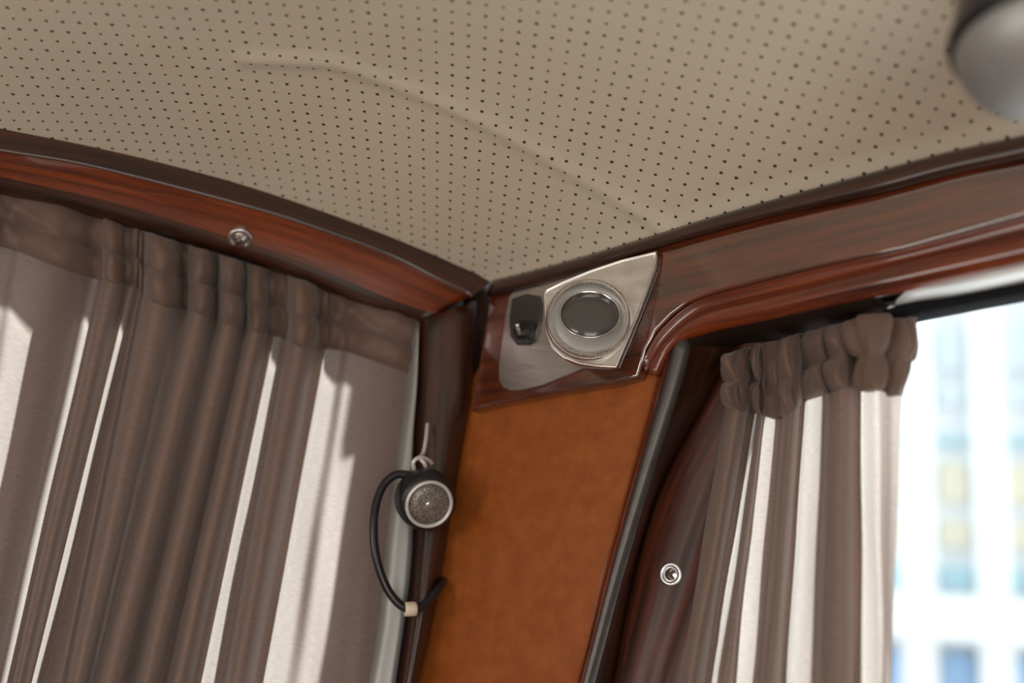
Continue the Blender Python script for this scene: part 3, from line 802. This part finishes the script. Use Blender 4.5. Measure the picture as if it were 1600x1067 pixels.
# eyeball: flared reflector around the tilted lens
tilt = Matrix.Rotation(math.radians(-14), 4, 'X')
lens_n = Vector((-0.096, -0.952, 0.30)).normalized()
lc = rc + n0 * 0.0090 + Vector((0.0005, 0, 0.0025))
Ml = frame_m(lc, lens_n, (1, 0, 0))
rl = R_ * 0.70
V = []; F = []; N = 64
for k, f in enumerate(np.linspace(0, 1, 9)):
    for i in range(N):
        a = 2 * math.pi * i / N
        pa = Mr @ Vector((R_ * 0.90 * math.cos(a), R_ * 0.90 * math.sin(a), 0.0075))
        pb = Ml @ Vector((rl * math.cos(a), rl * math.sin(a), 0.0))
        V.append(pa.lerp(pb, f) + n0 * (-0.001 * math.sin(math.pi * f)))
for k in range(8):
    for i in range(N):
        F.append((k * N + i, k * N + (i + 1) % N, (k + 1) * N + (i + 1) % N, (k + 1) * N + i))
new_obj('reflector', V, F, M_REFL, lamp, [(0, 0)] * len(V))
lathe('lens_rim', [(rl * 1.0, -0.002), (rl * 1.03, 0.0008), (rl * 0.99, 0.0012), (rl * 0.96, -0.0005), (rl * 0.96, -0.002)], Ml, M_CHROME, lamp, 64)
def lens_mat():
    m, n, l, b = mat('smoked_lens')
    b.inputs['Base Color'].default_value = (0.075, 0.070, 0.068, 1); b.inputs['Roughness'].default_value = 0.22
    b.inputs['Coat Weight'].default_value = 0.6
    uv = n.new('ShaderNodeUVMap'); ck = n.new('ShaderNodeTexChecker'); ck.inputs['Scale'].default_value = 700
    l.new(uv.outputs['UV'], ck.inputs['Vector'])
    bp = n.new('ShaderNodeBump'); bp.inputs['Strength'].default_value = 0.4; bp.inputs['Distance'].default_value = 0.0006
    l.new(ck.outputs['Fac'], bp.inputs['Height']); l.new(bp.outputs['Normal'], b.inputs['Normal'])
    return m
lathe('lens', [(rl * 0.985, -0.003), (rl * 0.98, -0.0012), (rl * 0.7, 0.0012), (rl * 0.35, 0.0026), (rl * 0.05, 0.0030)], Ml, lens_mat(), lamp, 48)
# toggle switch on the plate
sw = slab('switch', [(803, 504), (812, 499), (826, 498), (835, 504), (833, 520), (827, 532), (820, 526), (806, 528), (800, 518)], 'R', 0.007, 0.006, M_BLACK, lamp, bevel=0.0015)
tg = tube('toggle', [P(812, 522, 'R', 0.006), P(810, 514, 'R', 0.010), P(808, 506, 'R', 0.013)], 0.0022, M_CHROME, sw, 10, 10)
slab('reflection_patch', [(799, 466), (822, 458), (843, 462), (846, 476), (845, 500), (838, 520), (828, 538), (806, 538), (796, 524), (795, 496)], 'R', 0.0042, 0.003, M_DKREFL, lamp, bevel=0.0012)  # thin dark patch in place of the plate's dark reflection

# ------------------------------------------------------------------ microphone on the post, with its lead
mic_c = P(664, 779, 'L', 0.004)
mic = empty('microphone', P(664, 779, 'L', -0.012))
tag(mic, 'round black hand microphone with silver ring hung on the left corner post', 'microphone')
ax = (CAM + ray(673, 791) * ((mic_c - CAM).length - 0.017) - mic_c).normalized()
ax = (ax * 1.0 + (CAM - mic_c).normalized() * 0.12).normalized()
Mm = frame_m(mic_c, ax, (1, 0, 0))
sc_ = (mic_c - CAM).length / FPX
rb = 46.5 * sc_
lathe('housing', [(rb * 0.6, -0.012), (rb * 0.86, -0.0105), (rb * 0.97, -0.007), (rb, -0.002), (rb * 1.0, 0.005), (rb * 0.97, 0.010), (rb * 0.90, 0.0135), (rb * 0.80, 0.0148), (rb * 0.74, 0.0150), (rb * 0.74, 0.012)], Mm, M_BLACK, mic, 48)
lathe('ring', [(rb * 0.80, 0.0135), (rb * 0.80, 0.0160), (rb * 0.765, 0.0172), (rb * 0.70, 0.0170), (rb * 0.68, 0.0150), (rb * 0.68, 0.012)], Mm, M_SILVER, mic, 48)
def mesh_mat():
    m, n, l, b = mat('speaker_mesh')
    uv = n.new('ShaderNodeUVMap'); vo = n.new('ShaderNodeTexVoronoi'); vo.inputs['Scale'].default_value = 1100
    l.new(uv.outputs['UV'], vo.inputs['Vector'])
    rp = n.new('ShaderNodeValToRGB'); e = rp.color_ramp.elements
    e[0].position = 0.25; e[0].color = (0.03, 0.027, 0.025, 1); e[1].position = 0.6; e[1].color = (0.30, 0.27, 0.24, 1)
    l.new(vo.outputs['Distance'], rp.inputs['Fac']); l.new(rp.outputs['Color'], b.inputs['Base Color'])
    b.inputs['Metallic'].default_value = 0.6; b.inputs['Roughness'].default_value = 0.45
    return m
lathe('mesh_disc', [(rb * 0.70, 0.0135), (rb * 0.69, 0.0148), (rb * 0.4, 0.0156), (rb * 0.02, 0.0158)], Mm, mesh_mat(), mic, 48)
lathe('emblem', [(rb * 0.10, 0.0155), (rb * 0.10, 0.0164), (rb * 0.06, 0.0168), (rb * 0.01, 0.0168)], Mm @ Matrix.Scale(1.25, 4, (1, 0, 0)), M_CHROME, mic, 20)
# wire hanger
tube('hanger', [P(668, 662, 'L', -0.010), P(665, 690, 'L', -0.003), P(661, 708, 'L', 0.000), P(656, 716, 'L', 0.006), P(662, 722, 'L', 0.010), P(666, 731, 'L', 0.007)], 0.0017, M_SILVER, mic, 10, 30)
tube('hanger', [P(647, 734, 'L', 0.004), P(646, 722, 'L', 0.007), P(655, 715, 'L', 0.008), P(666, 717, 'L', 0.006), P(675, 724, 'L', 0.002)], 0.0018, M_SILVER, mic, 10, 30)
cd = [P(640, 742, 'L', 0.003), P(618, 742, 'L', 0.002), P(598, 760, 'L', 0.0), P(586, 795, 'L', 0.0), P(584, 840, 'L', 0.0), P(590, 880, 'L', 0.0), P(604, 918, 'L', 0.0), P(622, 942, 'L', 0.0), P(640, 952, 'L', 0.0), P(658, 948, 'L', -0.001), P(674, 934, 'L', -0.003), P(686, 917, 'L', -0.008), P(692, 908, 'L', -0.020)]
lead = tube('lead', cd, 0.0034, M_CABLE, mic, 14, 70)
a, b = P(632, 952, 'L', 0.0), P(650, 951, 'L', 0.0)
Mt = frame_m((a + b) / 2, b - a)
L2 = (b - a).length / 2
lathe('cable_tie', [(0.0030, -L2), (0.0052, -L2), (0.0056, -L2 * 0.6), (0.0056, L2 * 0.6), (0.0052, L2), (0.0030, L2)], Mt, M_TIE, lead, 16)

# ------------------------------------------------------------------ screws
def screw(loc, n, r, label):
    root = empty('screw', loc); tag(root, label, 'screw', 'trim screws')
    Ms = frame_m(loc, n, (0.8, 0, 0.6))
    lathe('washer', [(r, -0.003), (r, 0.0004), (r * 0.94, 0.0012), (r * 0.66, 0.0010), (r * 0.62, -0.0005)], Ms, M_TRACK, root, 32)
    # domed head with a cross recess cut as geometry
    bm = bmesh.new(); NR, NA = 10, 48; V = []; F = []
    for j in range(NR + 1):
        q = j / NR
        for i in range(NA):
            a = 2 * math.pi * i / NA
            x, y = r * 0.62 * q * math.cos(a), r * 0.62 * q * math.sin(a)
            h = 0.0016 * (1 - q * q)
            w = r * 0.11
            if (abs(x) < w or abs(y) < w) and q < 0.72: h -= 0.0022
            V.append(Ms @ Vector((x, y, h)))
    for j in range(NR):
        for i in range(NA):
            F.append((j * NA + i, j * NA + (i + 1) % NA, (j + 1) * NA + (i + 1) % NA, (j + 1) * NA + i))
    h = new_obj('head', V, F, M_CHROME, root, [(0, 0)] * len(V), smooth=False)
    b2 = bmesh.new(); b2.from_mesh(h.data); bmesh.ops.remove_doubles(b2, verts=b2.verts, dist=1e-6); bmesh.ops.recalc_face_normals(b2, faces=b2.faces); b2.to_mesh(h.data); b2.free()
    bm.free()
    return root
# where the sight line meets the beam's sloping face
def hit(o, px, py):
    dg = bpy.context.evaluated_depsgraph_get()
    ok, loc, nn, _ = o.ray_cast(o.matrix_world.inverted() @ CAM, ray(px, py))
    if nn.dot(ray(px, py)) > 0: nn = -nn
    return loc, nn
bpy.context.view_layer.update()
loc, nn = hit(beamL, 375, 374)
screw(loc + nL * 0.001, nL * 0.55 - ZZ * 0.83, 0.0100, 'screw with cup washer in the underside of the left beam')
ist = [c for c in jamb.children if c.name.startswith('inner_stile')][0]
loc, nn = hit(ist, 1048, 897)
screw(loc, nn, 0.0084, 'cross head screw in the right window jamb beside the curtain')

# ------------------------------------------------------------------ ceiling lamp at the upper right, close to the camera
lp = CAM + ray(1640, 62) * 0.56
cl = empty('ceiling_lamp', lp + ZZ * 0.08)
tag(cl, 'dark based ceiling lamp with a silver dome at the upper right', 'lamp')
rr = 128 * 0.56 / FPX
Mc = Matrix.Translation(lp)
lathe('base', [(rr * 0.80, 0.075), (rr * 0.90, 0.03), (rr * 0.96, 0.010), (rr * 0.96, 0.004)], Mc, M_DARKB, cl, 48)
lathe('rim', [(rr * 0.9, 0.006), (rr * 1.0, 0.005), (rr * 1.02, 0.0), (rr * 1.0, -0.004), (rr * 0.9, -0.005)], Mc, M_BLACK, cl, 48)
lathe('dome', [(rr * 0.96, -0.003)] + [(rr * 0.95 * math.cos(t), -0.004 - rr * 0.72 * math.sin(t)) for t in np.linspace(0.05, 1.52, 14)], Mc, M_DOME, cl, 48)

# ------------------------------------------------------------------ outside: quay and a white building across it
tag(new_obj('ground', [(-60, -40, -0.6), (60, -40, -0.6), (60, 80, -0.6), (-60, 80, -0.6)], [(0, 1, 2, 3)], simple('pale_quay', (0.6, 0.6, 0.58), 0.8, noise=0.1, nscale=2), None, [(0, 0)] * 4), kind='structure')
BD = 11.0
bx = Vector((math.sin(math.radians(22)), math.cos(math.radians(22)), 0))      # towards the building
bd = Vector((bx.y, -bx.x, 0))                                                 # along its front
bn = -bx
bo = Vector((CAM.x, CAM.y, 0)) + bx * BD
def BP(px, py, off=0.0):
    d = ray(px, py); t = (bo + bn * off - CAM).dot(bn) / d.dot(bn); q = CAM + d * t
    return (q - bo).dot(bd), q.z
M_BW = simple('white_render', (0.90, 0.91, 0.92), 0.7, noise=0.03, nscale=3)
M_BB = simple('pale_blue_glass', (0.76, 0.83, 0.86), 0.25)
M_BT = simple('teal_glass', (0.48, 0.70, 0.76), 0.25)
M_BY = simple('cream_yellow_cladding', (0.86, 0.79, 0.62), 0.6)
M_BL = simple('blue_glass', (0.38, 0.58, 0.85), 0.25)
bld = empty('building', bo); tag(bld, 'sunlit white building with columns and yellow panels outside the right window', 'building')
s_a = BP(1370, 700)[0]; s_b = BP(1900, 700)[0]
z_lo = BP(1500, 1300)[1]; z_hi = BP(1500, 300)[1]
wall_box('wall', bo, bd, bn, s_a - 3, s_b, -0.6, z_hi, -0.6, -0.25, M_BW, bld)
for xa, xb in ((1405, 1458), (1519, 1570), (1632, 1684), (1745, 1798)):
    sa, sb2 = BP(xa, 700)[0], BP(xb, 700)[0]
    wall_box('column', bo, bd, bn, sa, sb2, -0.6, z_hi, -0.25, 0.12, M_BW, bld)
def strip(nm, y0, y1, m, x0, x1):
    wall_box(nm, bo, bd, bn, BP(x0, 700)[0], BP(x1, 700)[0], BP(1490, y1)[1], BP(1490, y0)[1], -0.26, -0.18, m, bld)
for x0, x1 in ((1340, 1403), (1466, 1514), (1573, 1628), (1688, 1742)):
    strip('window', 504, 568, M_BB, x0, x1)
    strip('window', 592, 622, M_BB, x0, x1)
    strip('window', 674, 686, M_BT, x0, x1)
    strip('panel', 716, 776, M_BY, x0, x1)
    strip('panel', 808, 848, M_BY, x0, x1)
    strip('window', 880, 914, M_BT, x0, x1)
    strip('window', 1016, 1080, M_BL, x0, x1)
wall_box('balcony', bo, bd, bn, s_a - 3, s_b, BP(1490, 1006)[1], BP(1490, 944)[1], -0.26, 0.5, M_BW, bld)
